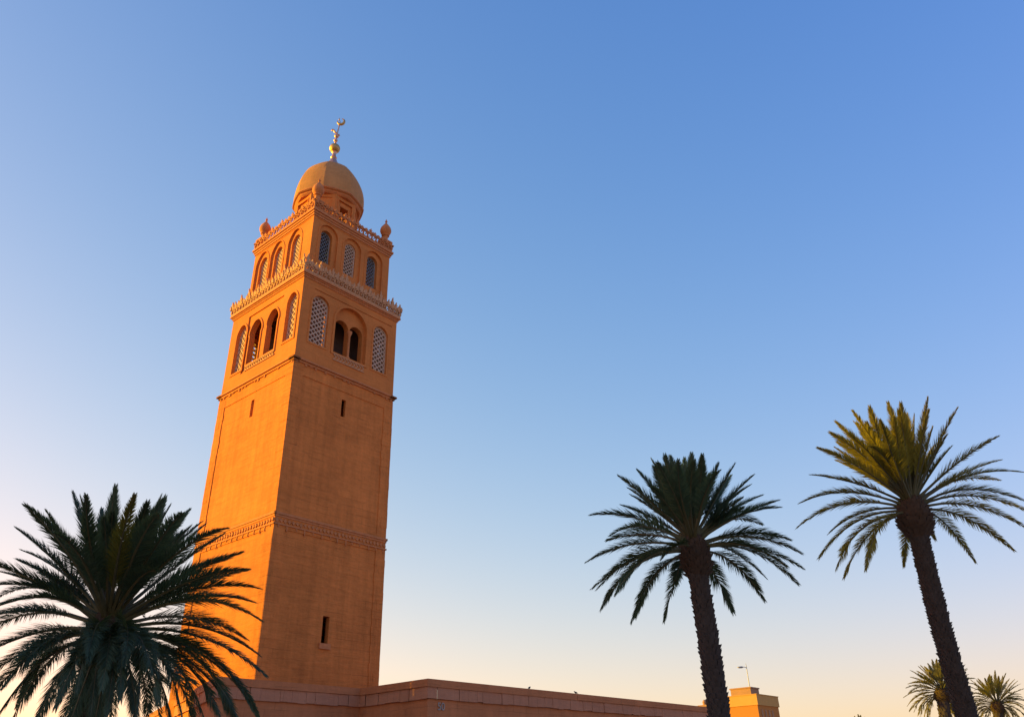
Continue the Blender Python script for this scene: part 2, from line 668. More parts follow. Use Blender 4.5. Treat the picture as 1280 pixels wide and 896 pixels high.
# roof slab of the storey
wallm.box((-S1 + .02, -S1 * ASP + .02, Z1b - .25), (S1 - .02, S1 * ASP - .02, Z1b - .02))
recalc(wallm.build('belfry_wall', M['tower_fine'], TW))
for (f, mp, t, d, z0, z1) in columns:
    c = MB()
    x, y, _ = mp(t, 0, d)
    c.lathe((x, y, 0), [(.13, z0), (.13, z0 + .1), (.075, z0 + .16), (.07, z1 - .2), (.09, z1 - .17), (.08, z1 - .14), (.15, z1 + .02), (.16, z1 + .12)], 14)
    autosmooth(recalc(c.build('column', M['trim'], TW)))
for (f, mp, rc, d) in frets:
    c = MB()
    (t0, z0), (_, _), (t1, z1), _ = rc
    e = .06
    c.extr(mp, rect(t0, t1, z0, z0 + .045), d - .1, d + e)
    c.extr(mp, rect(t0, t1, z1 - .045, z1), d - .1, d + e)
    n = int((t1 - t0) / .21)
    for k in range(n):
        a = t0 + (k + .08) * (t1 - t0) / n
        b = t0 + (k + .92) * (t1 - t0) / n
        zm = (z0 + z1) / 2
        c.bar(mp, (a, z0 + .04), (b, zm), .05, d - .06, d + e - .01)
        c.bar(mp, (b, zm + .01), (a, z1 - .04), .05, d - .06, d + e - .01)
    if f % 2:
        c.panel(mp, rc, [], d - .055)
    recalc(c.build('fretwork_panel', M['pale'], TW))

# dark core added inside the hollow storeys to stop sunlight and darken the openings
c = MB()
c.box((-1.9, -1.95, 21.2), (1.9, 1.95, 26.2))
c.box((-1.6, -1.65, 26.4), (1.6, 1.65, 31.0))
c.build('light_blocking_core', M['core'], TW)

# --- cornice + cresting of the belfry
def cornice(name, s, steps, mat):
    c = MB()
    for i, (z0, z1, o) in enumerate(steps):
        c.box((-s - o, -s * ASP - o, z0), (s + o, s * ASP + o, z1 - .002))
    return c.build(name, mat, TW)


cornice('cornice', S1, [(26.42, 26.52, .05), (26.52, 26.60, .10), (26.60, 26.70, .17)], M['trim'])


def leaf2d(tc, z, wd, ht, lean=0.0):
    pr = [(-.5, 0), (.5, 0), (.34, .3), (.62, .52), (.42, .62), (.2, .55), (.16, .8), (0, 1), (-.16, .8), (-.2, .55), (-.42, .62), (-.62, .52), (-.34, .3)]
    return [(tc + x * wd + lean * y * ht, z + y * ht) for x, y in pr]


def ring2d(mb_, mp, tc, zc, r, wd, d0, d1, n=10):
    o = [(tc + r * math.cos(2 * math.pi * k / n), zc + r * math.sin(2 * math.pi * k / n)) for k in range(n)]
    i = [(tc + (r - wd) * math.cos(2 * math.pi * k / n), zc + (r - wd) * math.sin(2 * math.pi * k / n)) for k in range(n)]
    mb_.panel(mp, o, [i], d0)
    mb_.panel(mp, o, [i], d1)
    mb_.reveal(mp, o, d0, d1)
    mb_.reveal(mp, i, d0, d1)


def cresting(f, s, z0, unit, ring_r, leaf_h, name, mat, d0, d1, spikes=1.0):
    c = MB()
    mp0, h = face_map(f, s), half(f, s)
    tilt = .10

    def mp(t, z, d):
        return mp0(t, z, d + (z - z0) * tilt)
    h += d1
    n = int(2 * h / unit)
    c.extr(mp, rect(-h, h, z0, z0 + .07), d0, d1)
    zr = z0 + .07 + ring_r
    c.extr(mp, rect(-h, h, zr + ring_r - .01, zr + ring_r + .055), d0, d1)
    zt = zr + ring_r + .05
    for k in range(n):
        t = -h + (k + .5) * 2 * h / n
        j = rng.uniform(-.015, .015)
        ring2d(c, mp, t + j, zr, ring_r * 1.04, .055, d0, d1 - .01)
        c.extr(mp, rect(t - unit / 2 - .018, t - unit / 2 + .018, z0 + .05, zt - .02), d0 + .01, d1 - .02)
        lh = leaf_h * rng.uniform(.72, 1.15) * (1.25 if k % 3 == 0 else .8) * spikes
        c.extr(mp, leaf2d(t, zt, unit * .62, lh, rng.uniform(-.12, .12)), d0 + .02, d1 - .02 + rng.uniform(0, .04))
        c.extr(mp, leaf2d(t + unit / 2, zt - .06, unit * .42, lh * .6, rng.uniform(-.2, .2)), d0, d1 + rng.uniform(0, .05))
        # small bosses that catch the light
        c.extr(mp, [(t - .05, zr), (t, zr - .06), (t + .05, zr), (t, zr + .06)], d0 + .03, d1 + rng.uniform(.0, .05))
    return recalc(c.build(name, mat, TW))


for f in range(4):
    cresting(f, S1 + .10, 26.70, .29, .19, .50, 'cresting', M['pale'], -.06, .05)

# --- upper storey
S2 = 2.90
Z2a, Z2b = 26.6, 31.25
wallm = MB()
for f in range(4):
    mp, h = face_map(f, S2), half(f, S2)
    if f % 2 == 0:
        cs, hw, pt = (-1.76, 0.0, 1.70), .40, 0.0
    else:
        cs, hw, pt = (2.0, .42, -1.34), .42, .45
    frames = [arch(c, hw + .26, 27.55, 31.0, pt) for c in cs]
    wins = [arch(c - (.06 if f % 2 == 0 else 0), hw, 28.40, 30.66, pt) for c in cs]
    tl = rect(-h + .25, h - .25, 31.08, 31.13)
    wallm.panel(mp, rect(-h, h, Z2a, Z2b), frames + [tl], 0)
    wallm.reveal(mp, tl, 0, -.05)
    wallm.panel(mp, tl, [], -.05)
    for i, (a, b) in enumerate(zip(frames, wins)):
        wallm.reveal(mp, a, 0, -.09)
        wallm.panel(mp, a, [b], -.09)
        dd = .45 if f % 2 == 0 else .62
        wallm.reveal(mp, b, -.09, -dd)
        wallm.ring(mp, a, .07, -.01, .03)
        if f % 2 == 0:
            if i == 1:
                screens.append((f, mp, b, -.24, -.17, .18, .042, 'screen', 1.0))
            else:
                screens.append((f, mp, b, -.36, -.31, .17, .024, 'screen_dark', 1.2))
        else:
            screens.append((f, mp, b, -.32, -.25, .18, .06, 'screen', 1.15))
wallm.box((-S2 + .02, -S2 * ASP + .02, Z2b - .2), (S2 - .02, S2 * ASP - .02, Z2b - .02))
recalc(wallm.build('upper_wall', M['tower_fine'], TW))
for (f, mp, loop, d0, d1, pitch, wd, mat, slope) in screens:
    c = MB()
    lattice(c, mp, offset(loop, -.004), pitch, wd, d0, d1, slope)
    recalc(c.build('lattice_screen', M[mat], TW))

cornice('cornice', S2, [(31.22, 31.36, .05), (31.36, 31.50, .10), (31.50, 31.64, .17)], M['trim'])
for f in range(4):
    cresting(f, S2 + .06, 31.64, .33, .20, .28, 'balustrade', M['trim'], -.05, .04, .9)

# corner pinnacles
for sx in (-1, 1):
    for sy in (-1, 1):
        c = MB()
        x, y = sx * 2.66, sy * (2.66 * ASP)
        c.box((x - .30, y - .30, 31.64), (x + .30, y + .30, 32.35))
        c.box((x - .34, y - .34, 32.35), (x + .34, y + .34, 32.44))
        c.lathe((x, y, 0), [(.27, 32.44), (.20, 32.50), (.16, 32.62), (.16, 32.86), (.25, 32.92), (.25, 32.97), (.20, 33.02), (.30, 33.12), (.36, 33.28), (.355, 33.42), (.30, 33.58), (.20, 33.74), (.11, 33.86), (.06, 33.95), (.045, 34.03), (.085, 34.09), (.05, 34.15), (.012, 34.28)], 18)
        autosmooth(recalc(c.build('pinnacle', M['trim'], TW)))

# --- drum, dome, finial
c = MB()
ROT8 = math.pi / 8
RD = 2.02
ap = RD * math.cos(math.pi / 8)
fw8 = 2 * RD * math.sin(math.pi / 8)
for k in range(8):
    a = k * math.pi / 4

    def mp(t, z, d, a=a):
        rr = ap + d
        return (rr * math.cos(a) - t * math.sin(a), rr * math.sin(a) + t * math.cos(a), z)
    outer = rect(-fw8 / 2, fw8 / 2, 31.2, 34.95)
    if k % 2 == 0:
        fr = rect(-.52, .52, 32.4, 34.45)
        wi = rect(-.32, .32, 32.5, 34.1)
        c.panel(mp, outer, [fr], 0)
        c.reveal(mp, fr, 0, -.08)
        c.panel(mp, fr, [wi], -.08)
        c.reveal(mp, wi, -.08, -.5)
        c.ring(mp, fr, .07, -.01, .04)
    else:
        fr = rect(-fw8 / 2 + .22, fw8 / 2 - .22, 31.9, 34.5)
        c.panel(mp, outer, [fr], 0)
        c.reveal(mp, fr, 0, -.05)
        c.panel(mp, fr, [], -.05)
recalc(c.build('drum', M['tower_fine'], TW))
c = MB()
prof = [(2.02, 34.75), (2.12, 34.86), (2.12, 34.95), (2.26, 35.02), (2.26, 35.10), (2.20, 35.16)]
c.lathe((0, 0, 0), prof, 64, 0, .55, ROT8)
autosmooth(recalc(c.build('rim_moulding', M['trim'], TW)), 30)
c = MB()
prof = []
for k in range(29):
    a = R(-8) + (math.pi / 2 - R(1.5) + R(8)) * k / 28
    prof.append((2.24 * math.cos(a), 35.42 + 3.16 * math.sin(a)))
c.lathe((0, 0, 0), prof, 64, 0, .5, ROT8)
autosmooth(recalc(c.build('dome', M['dome'], TW)), 24)
FIN = MB()
FIN.lathe((0, 0, 0), [(.62, 38.40), (.50, 38.62), (.36, 38.95), (.22, 39.28), (.17, 39.42), (.22, 39.5), (.17, 39.56), (.13, 39.75), (.13, 39.9), (.2, 40.0)], 20)
fin = FIN.build('finial', M['copper'], TW)
autosmooth(recalc(fin))
c = MB()
c.lathe((0, 0, 0), [(.08, 39.97)] + [(.36 * math.cos(R(a)), 40.36 + .36 * math.sin(R(a))) for a in range(-75, 80, 10)] + [(.07, 40.77)], 24)
autosmooth(recalc(c.build('ball', M['brass'], fin)))
c = MB()
# the gilded ornament: a knotted stem with a side scroll and a crescent above
vx = Vector((U.dot(RT) * 1.0, V.dot(RT) * 1.0, 0)).normalized()


def vp(a, z):
    return (vx.x * a, vx.y * a, z)


c.tube([vp(0, 40.74), vp(.02, 41.2), vp(.05, 41.75), vp(.12, 42.3), vp(.17, 42.9)], [.07, .05, .05, .045, .03], 8)
c.lathe(vp(0, 0), [(.03, 40.95), (.12, 41.02), (.15, 41.1), (.1, 41.2), (.04, 41.25)], 12)
c.lathe(vp(.03, 0), [(.03, 41.32), (.14, 41.42), (.17, 41.52), (.12, 41.62), (.03, 41.7)], 12)
c.tube([vp(.05, 41.75), vp(-.08, 41.85), vp(-.2, 42.05), vp(-.3, 42.12), vp(-.36, 42.05), vp(-.30, 41.98)], [.05, .07, .08, .07, .05, .03], 8)
c.tube([vp(.05, 41.7), vp(.2, 41.62), vp(.26, 41.5)], [.05, .05, .02], 8)
c.build('ornament_stem', M['copper'], fin, True)
c = MB()
pts = [vp(.23 + .24 * math.cos(R(a)), 42.88 + .27 * math.sin(R(a))) for a in range(-200, 95, 20)]
nn = len(pts)
c.tube(pts, [.02 + .075 * math.sin(math.pi * i / (nn - 1)) for i in range(nn)], 8)
c.tube([vp(.10, 43.0), vp(.09, 43.22)], [.05, .02], 8)
c.build('crescent', M['brass'], fin, True)

# ------------------------------------------------------------------ low flat-roofed wall block in front
HW = 5.6


def onz(px, py, z):
    r = ray(px, py)
    return EYE + r * ((z - EYE.z) / r.z)


W2 = onz(535, 848, HW)
W1 = W2 + V * 4.25
W0 = W1 - U * 6.9
W3 = W2 + U * 24.0
Wn = onz(193, 890, HW)
W0b = W0 + (Wn - W0) * 1.25
poly = [W0b, W0, W1, W2, W3, W3 + V * 3.0]
WB = thing('precinct_wall', 'low terracotta precinct wall with block coping along the foot of the minaret', 'wall', (W2.x, W2.y, 0), math.pi / 2 - YAW)
inv = Matrix.Rotation(-(math.pi / 2 - YAW), 3, 'Z')
pl = [inv @ (Vector((p.x, p.y, 0)) - Vector((W2.x, W2.y, 0))) for p in poly]


def strip(off0, off1, z0, z1, name, mat, jag=0.0, seg=0.0):
    """a band following the wall line: outer face off1 in front, inner face off0 behind"""
    n = len(pl)
    offs = []
    for i in range(n):
        d0 = (pl[i] - pl[i - 1]).normalized() if i else (pl[1] - pl[0]).normalized()
        d1 = (pl[i + 1] - pl[i]).normalized() if i < n - 1 else d0
        n0, n1 = Vector((d0.y, -d0.x, 0)), Vector((d1.y, -d1.x, 0))
        b = (n0 + n1).normalized()
        offs.append(b / max(.4, b.dot(n0)))
    c = MB()
    if not seg:
        vs, fs = [], []
        for i in range(n):
            a, b = pl[i] + offs[i] * off1, pl[i] + offs[i] * off0
            vs += [(a.x, a.y, z0), (a.x, a.y, z1), (b.x, b.y, z1), (b.x, b.y, z0)]
        for i in range(n - 1):
            for k in range(4):
                k2 = (k + 1) % 4
                fs.append((i * 4 + k, i * 4 + k2, (i + 1) * 4 + k2, (i + 1) * 4 + k))
        fs += [(0, 1, 2, 3), tuple((n - 1) * 4 + k for k in (3, 2, 1, 0))]
        c.add(vs, fs)
    else:
        for i in range(n - 1):
            a0, a1 = pl[i] + offs[i] * off1, pl[i + 1] + offs[i + 1] * off1
            b0, b1 = pl[i] + offs[i] * off0, pl[i + 1] + offs[i + 1] * off0
            L = (a1 - a0).length
            t = 0.0
            while t < 1 - 1e-6:
                t1 = min(1.0, t + seg * rng.uniform(.7, 1.35) / L)
                if (1 - t1) * L < seg * .5:
                    t1 = 1.0
                g_ = .004 / L
                j = rng.uniform(-jag, jag * .3)
                e = rng.uniform(-.02, .012)
                ta, tb = t + (g_ if t > 0 else 0), t1 - (g_ if t1 < 1 else 0)
                nrm = Vector(((a1 - a0).y, -(a1 - a0).x, 0)).normalized() * e
                q = [a0.lerp(a1, ta) + nrm, a0.lerp(a1, tb) + nrm, b0.lerp(b1, tb), b0.lerp(b1, ta)]
                c.add([(p.x, p.y, z0 + j) for p in q] + [(p.x, p.y, z1) for p in q],
                      [(3, 2, 1, 0), (4, 5, 6, 7), (0, 1, 5, 4), (1, 2, 6, 5), (2, 3, 7, 6), (3, 0, 4, 7)])
                t = t1
    return recalc(c.build(name, mat, WB))


strip(-.55, 0, 0, HW - .74, 'wall', M['wall'])
strip(-.5, .10, HW - .735, HW - .30, 'block_course', M['coping'], .03, .5)
strip(-.55, .15, HW - .295, HW - .06, 'coping', M['wall'], .008, 5.0)
strip(-.45, .11, HW - .062, HW, 'coping_top', M['wall'])

# number on the wall
fc = bpy.data.curves.new('number_text', 'FONT')
fc.body = '50'
fc.size = .42
fc.extrude = .012
fc.align_x = 'CENTER'
fc.align_y = 'CENTER'
fo = bpy.data.objects.new('number_text', fc)
me = bpy.data.meshes.new_from_object(fo)
bpy.data.objects.remove(fo)
me.materials.append(M['white'])
no = bpy.data.objects.new('wall_number', me)
col.objects.link(no)
tpx = ray(551, 883)
k = ((W2 - EYE).dot(V)) / tpx.dot(V)
ptn = EYE + tpx * k
no.matrix_world = Matrix.Translation(ptn - V * .02) @ Matrix((U, Vector((0, 0, 1)), -V)).transposed().to_4x4()
no['label'] = 'small pale number 50 mounted on the precinct wall near its corner'
no['category'] = 'sign'

# two small birds on the coping
def bird(px, lab, turn):
    r = ray(px, 860)
    # point on the outer coping line
    k_ = ((W2 - EYE).dot(V)) / r.dot(V)
    p = EYE + r * k_
    o = thing('bird', lab, 'bird', (p.x + V.x * .12, p.y + V.y * .12, HW), turn, 'birds on the wall')
    o.scale = (.62, .62, .62)
    b = MB()
    body = [(-.20, 0, .085), (-.13, 0, .10), (-.07, 0, .115), (0, 0, .13), (.06, 0, .145), (.10, 0, .175), (.125, 0, .20), (.155, 0, .20), (.175, 0, .19), (.205, 0, .182)]
    b.tube(body, [.012, .022, .05, .068, .066, .048, .042, .036, .018, .004], 12)
    b.build('body', M['bird'], o, True)
    for s in (-1, 1):
        l = MB()
        l.tube([(.01, s * .025, .09), (.015, s * .025, 0.0)], .006, 6)
        l.tube([(.0, s * .025, .006), (.045, s * .03, .006)], .006, 6)
        l.build('leg', M['boot'], o)
        wg = MB()
        wg.add([(.07, s * .066, .16), (.0, s * .074, .165), (-.17, s * .03, .10), (-.02, s * .07, .10), (.07, s * .06, .13)], [(0, 1, 2, 3, 4)])
        wg.build('wing', M['bird'], o)
    return o


bird(664, 'small dark bird perched on the wall coping, the one nearer the wall corner', 1.0)
bird(722, 'small dark bird perched on the wall coping, the one nearer the dark palm', 3.6)

# ------------------------------------------------------------------ houses
def corner_house(name, label, cpx, depth, lw, rw, hb):
    p = at(cpx[0], cpx[1], depth)
    o = thing(name, label, 'building', (p.x, p.y, 0), math.pi / 2 - YAW)
    return o, p.z


OH, ztop = corner_house('flat_roofed_house', 'small flat-roofed ochre house beyond the wall, one side glowing in the sun', (944.5, 866.5), 78, 8, 6, 1)
L_, R_ = 4.4, 4.9
q = MB()
q.box((0, 0, 0), (R_, L_, ztop - 1.02))
q.build('wall', M['house'], OH)
q = MB()
q.box((-.10, -.10, ztop - 1.02), (R_ + .10, L_ + .1, ztop - .07))
q.box((-.15, -.15, ztop - .07), (R_ + .15, L_ + .15, ztop))
q.build('parapet', M['house_band'], OH)
q = MB()
q.box((.5, .7, ztop), (2.4, 2.9, ztop + .62))
q.box((.42, .62, ztop + .62), (2.48, 2.98, ztop + .74))
q.build('rooftop_block', M['house_block'], OH)
for k in range(4):
    q = MB()
    x = .7 + k * .8
    q.box((x, -.05, ztop - 3.6), (x + .28, .02, ztop - 1.4))
    q.build('pilaster', M['house_block'], OH)
# low annex on the sunny side
q = MB()
q.box((-2.6, .6, 0), (-.02, 3.9, ztop - 2.7))
q.build('annex', M['house'], OH)
q = MB()
q.box((-2.75, .45, ztop - 2.7), (-.02, 4.05, ztop - 2.35))
q.build('annex_roof', M['house_band'], OH)

# lamp pole behind the house
lp = at(937.5, 861, 82)
ltop = at(929.5, 826, 82)
LPZ = ltop.z
lamp = thing('street_lamp', 'thin street lamp rising behind the ochre house', 'street lamp', (lp.x, lp.y, 0))
q = MB()
q.tube([(0, 0, 0), (0, 0, 4), (0, 0, LPZ - .3)], [.09, .07, .035], 10)
q.tube([(0, 0, LPZ - .35), (-.02, 0, LPZ)], [.03, .012], 8)
q.build('pole', M['grey'], lamp)
q = MB()
q.tube([(0, 0, LPZ - .45), (-.25, 0, LPZ - .40), (-.42, 0, LPZ - .40)], .03, 8)
q.build('arm', M['grey'], lamp)
q = MB()
q.tube([(-.35, 0, LPZ - .40), (-.5, 0, LPZ - .41), (-.8, 0, LPZ - .42), (-.98, 0, LPZ - .40)], [.05, .1, .09, .02], 10)
q.build('lamp_head', M['grey'], lamp, True)

# small pier at the far end of the wall
pp = at(881, 881, 62)
GP = thing('gate_pier', 'small brown pier with a cap at the far end of the precinct wall', 'pier', (pp.x, pp.y, 0), math.pi / 2 - YAW)
q = MB()
q.box((-.35, -.35, 0), (.35, .35, pp.z - .12))
q.build('shaft', M['house_block'], GP)
q = MB()
q.box((-.42, -.42, pp.z - .12), (.42, .42, pp.z))
q.lathe((0, 0, 0), [(.22, pp.z), (.14, pp.z + .08), (.16, pp.z + .16), (.17, pp.z + .24), (.10, pp.z + .36), (.02, pp.z + .42)], 14)
q.build('cap', M['house_block'], GP)

# unseen block added on the left to cast shade over near palms and wall
SBX = -29.0
SBH = 14.8
SB = thing('added_shade_block', 'plain terracotta block added out of view on the left to shade the palms', 'building', (SBX, 22.0, 0))
q = MB()
D = 10.0
y0, y1 = -16.0, 13.95


def mpE(t, z, d):
    return (d, t, z)


holes = []
for r_ in range(4):
    for k in range(7):
        t = y0 + 2.4 + k * 3.9
        holes.append(rect(t - .6, t + .6, 1.2 + r_ * 3.5, 2.9 + r_ * 3.5))
q.panel(mpE, rect(y0, y1, 0, SBH), holes, 0)
for h_ in holes:
    q.reveal(mpE, h_, 0, -.22)
q.add([(0, y0, 0), (-D, y0, 0), (-D, y0, SBH), (0, y0, SBH)], [(0, 1, 2, 3)])
q.add([(0, y1, 0), (-D, y1, 0), (-D, y1, SBH), (0, y1, SBH)], [(0, 1, 2, 3)])
q.add([(-D, y0, 0), (-D, y1, 0), (-D, y1, SBH), (-D, y0, SBH)], [(0, 1, 2, 3)])
q.add([(0, y0, SBH - .6), (0, y1, SBH - .6), (-D, y1, SBH - .6), (-D, y0, SBH - .6)], [(0, 1, 2, 3)])
recalc(q.build('wall', M['wall'], SB))
for h_ in holes:
    q = MB()
    q.panel(mpE, h_, [], -.16)
    q.build('window', M['glass'], SB)

# ------------------------------------------------------------------ palms
ZUP = Vector((0, 0, 1))


def bez(a, b, c, t):
    return a * ((1 - t) ** 2) + b * (2 * t * (1 - t)) + c * (t * t)


def dbez(a, b, c, t):
    return (b - a) * (2 * (1 - t)) + (c - b) * (2 * t)


def make_frond(rg, P0, P1, P2, pairs, Lmax, wd, start=.2, droop=.07, seg=9):
    """one feather leaf: stalk plus leaflets in two loose ranks; material 0 leaflets, 1 stalk"""
    c = MB()
    Ltot = (P1 - P0).length + (P2 - P1).length
    hz = Vector((P2.x - P0.x, P2.y - P0.y, 0))
    if hz.length < .05:
        hz = Vector((rg.uniform(-1, 1), rg.uniform(-1, 1), 0))
    hz.normalize()
    roll = rg.uniform(-.35, .35)
    pts = [bez(P0, P1, P2, i / seg) for i in range(seg + 1)]
    c.tube(pts, [.042 * (1 - i / seg) ** 1.2 * (1.5 if i == 0 else 1) + .004 for i in range(seg + 1)], 5, 1)
    for i in range(pairs):
        s = start + (1 - start) * (i + rg.uniform(0, .8)) / pairs
        s = min(s, .998)
        u = (s - start) / (1 - start)
        p = bez(P0, P1, P2, s)
        T = dbez(P0, P1, P2, s).normalized()
        ref = ZUP * .75 - hz * .65
        Nn = (ref - T * ref.dot(T)).normalized()
        B = T.cross(Nn)
        Nn, B = Nn * math.cos(roll) + B * math.sin(roll), B * math.cos(roll) - Nn * math.sin(roll)
        prof = min(1.0, (.25 + u * 4.5)) * (1 - .76 * u ** 2.4)
        for sg in (-1, 1):
            if rg.random() < .035:
                continue
            a = R(47 - 30 * u + rg.uniform(-4, 4))
            b = R(22 + rg.uniform(-24, 24))
            d = (T * math.cos(a) + (B * sg * math.cos(b) + Nn * math.sin(b)) * math.sin(a)).normalized()
            ln = Lmax * prof * rg.uniform(.88, 1.08)
            wv = d.cross(Nn + B * rg.uniform(-.8, .8))
            wv.normalize()
            ww = wd * (.75 + .25 * prof)
            mid = p + d * ln * .45
            tip = p + d * ln - ZUP * ln * droop * rg.uniform(.3, 1.6)
            c.add([p - wv * ww * .3, p + wv * ww * .3, mid + wv * ww * .5, mid - wv * ww * .5, tip], [(0, 1, 2, 3), (3, 2, 4)], 0)
    return c


def trunk_mesh(rg, path, rad, row, nround, stick):
    """path: list of points bottom to top, rad likewise; overlapping stubs of old leaf bases"""
    c = MB()
    n = len(path)
    c.tube(path, [r * .97 for r in rad], 18)
    ln = [0.0]
    for i in range(1, n):
        ln.append(ln[-1] + (path[i] - path[i - 1]).length)

    def ev(x):
        x = min(max(x, 0), ln[-1])
        for i in range(1, n):
            if x <= ln[i] or i == n - 1:
                t = (x - ln[i - 1]) / max(1e-6, ln[i] - ln[i - 1])
                return path[i - 1].lerp(path[i], t), rad[i - 1] + (rad[i] - rad[i - 1]) * t, (path[i] - path[i - 1]).normalized()
    h = .02
    k = 0
    while h < ln[-1] - row:
        p, r, t = ev(h)
        p2, r2, _ = ev(h + row * 1.25)
        a = t.orthogonal().normalized()
        b = t.cross(a)
        for j in range(nround):
            th = 2 * math.pi * (j + .5 * (k % 2) + rg.uniform(-.14, .14)) / nround
            hw_ = math.pi / nround * 1.08
            o = stick * rg.uniform(.45, 1.5)
            up_ = t * rg.uniform(-.25, .3) * row
            q = []
            for (pp_, rr, dth, ex) in ((p, r * .95, -hw_ * .9, 0), (p, r * .95, hw_ * .9, 0), (p2, r2, hw_ * .8, o), (p2, r2, -hw_ * .8, o)):
                q.append(pp_ + (a * math.cos(th + dth) + b * math.sin(th + dth)) * (rr + ex) + (up_ if ex else Vector()))
            qm = p2 + (a * math.cos(th) + b * math.sin(th)) * (r2 + o * 1.35) + up_ * 1.3 + t * row * .22
            e0 = p2 + (a * math.cos(th - hw_ * .8) + b * math.sin(th - hw_ * .8)) * (r2 * .9)
            e1 = p2 + (a * math.cos(th + hw_ * .8) + b * math.sin(th + hw_ * .8)) * (r2 * .9)
            c.add(q + [qm, e0, e1], [(0, 1, 2, 4, 3), (3, 4, 5), (4, 2, 6), (4, 6, 5), (0, 3, 5), (1, 6, 2)])
        h += row
        k += 1
    return c


def palm(name, label, head_px, depth, foot_px, tips, L, trunk_r, fillers, seed, pairs=95, Lmax=.46, wd=.030,
         leaf='leaf', boot=(.55, 1.0), row=.085, nround=15, bend=.0, special=None, group='date palms', up_k=.20, fill_el=(12, 80), fill_l=(.75, .95)):
    rg = random.Random(seed)
    H = at(head_px[0], head_px[1], depth)
    # foot: keep the trunk in the plane of the picture, through foot_px, and follow it to the ground
    Fp = at(foot_px[0], foot_px[1], depth)
    # choose depth along foot ray so that trunk does not lean towards the camera: same y as head
    rf = ray(*foot_px)
    Fp = EYE + rf * ((H.y - EYE.y) / rf.y)
    dn = (Fp - H)
    base = H + dn * (H.z / -dn.z)
    o = thing(name, label, 'palm tree', (base.x, base.y, 0), 0, group)
    org = Vector((base.x, base.y, 0))
    Hl, Bl = H - org, Vector((0, 0, 0))
    # trunk
    n = 9
    path, rad = [], []
    axis = (Hl - Bl)
    bd = Vector((bend, 0, 0))
    for i in range(n):
        t = i / (n - 1)
        path.append(Bl + axis * t * .985 + bd * math.sin(math.pi * t))
        rad.append(trunk_r * (1.0 + .18 * (1 - t) ** 3))
    c = trunk_mesh(rg, path, rad, row, nround, trunk_r * .17)
    c.build('trunk', M['trunk'], o)
    tdir = (path[-1] - path[-2]).normalized()
    br, bl = boot
    # boot: swollen mass of old leaf bases
    pth = [Hl - tdir * bl * x for x in (1.12, .95, .72, .45, .18, -.08, -.22)]
    rr = [br * x for x in (.58, .78, .98, 1.0, .84, .55, .25)]
    c = trunk_mesh(rg, pth, rr, bl * .12, 15, br * .16)
    c.build('leaf_base_collar', M['boot'], o)
    # fronds
    specs = []
    for tp in tips:
        px, py, sgn = tp[0], tp[1], tp[2]
        ll = L * (tp[3] if len(tp) > 3 else 1.0)
        flat = at(px, py, depth)
        p = (flat - H).length
        off = sgn * math.sqrt(max(0.0, ll * ll - p * p)) if p < ll else sgn * .15 * ll
        off = max(-.8 * ll, min(.8 * ll, off))
        P2 = at(px, py, depth + off) - org
        specs.append((P2, tp[4] if len(tp) > 4 else leaf))
    for i in range(fillers):
        az = 2.4 * i + rg.uniform(-.3, .3)
        el = R(rg.uniform(*fill_el))
        d = Vector((math.cos(az) * math.cos(el), math.sin(az) * math.cos(el), math.sin(el)))
        P2 = Hl + d * L * rg.uniform(*fill_l) - ZUP * .25 * L * math.cos(el) * rg.uniform(0, 1)
        specs.append((P2, leaf))
    for P2, lf in specs:
        dv = P2 - Hl
        hz = Vector((dv.x, dv.y, 0))
        hf = hz.length / max(.01, dv.length)
        ho = hz.normalized() if hz.length > .01 else Vector((1, 0, 0))
        el = math.atan2(dv.z, hz.length)
        P0 = Hl + ho * br * .42 * (.35 + .65 * hf) + tdir * (-.10 + .34 * math.sin(el))
        k = up_k * hf * (1.25 if el < 0 else 1.0)
        P1 = P0 + (P2 - P0) * .52 + ZUP * dv.length * k * rg.uniform(.8, 1.2)
        if el > .3:
            P1 = P0 + (P2 - P0) * .52 + ZUP * dv.length * k * .4
        if el < -.5:
            P1 = P0 + (P2 - P0) * .42 + ZUP * dv.length * .24 + ho * dv.length * .14
        lat = (P2 - P0).cross(ZUP)
        if lat.length > .01:
            P1 = P1 + lat.normalized() * dv.length * rg.uniform(-.07, .07)
        c = make_frond(rg, P0, P1, P2, pairs, Lmax * rg.uniform(.88, 1.1), wd, droop=.05 + (.10 if el < .1 else .0) * rg.random())
        c.build('frond', [M[lf], M['rachis']], o)
    return o


def crop(ox, oy, sc_, lst):
    return [(ox + t[0] / sc_, oy + t[1] / sc_) + tuple(t[2:]) for t in lst]


S, Fc, Bk = 0.3, -1, 1
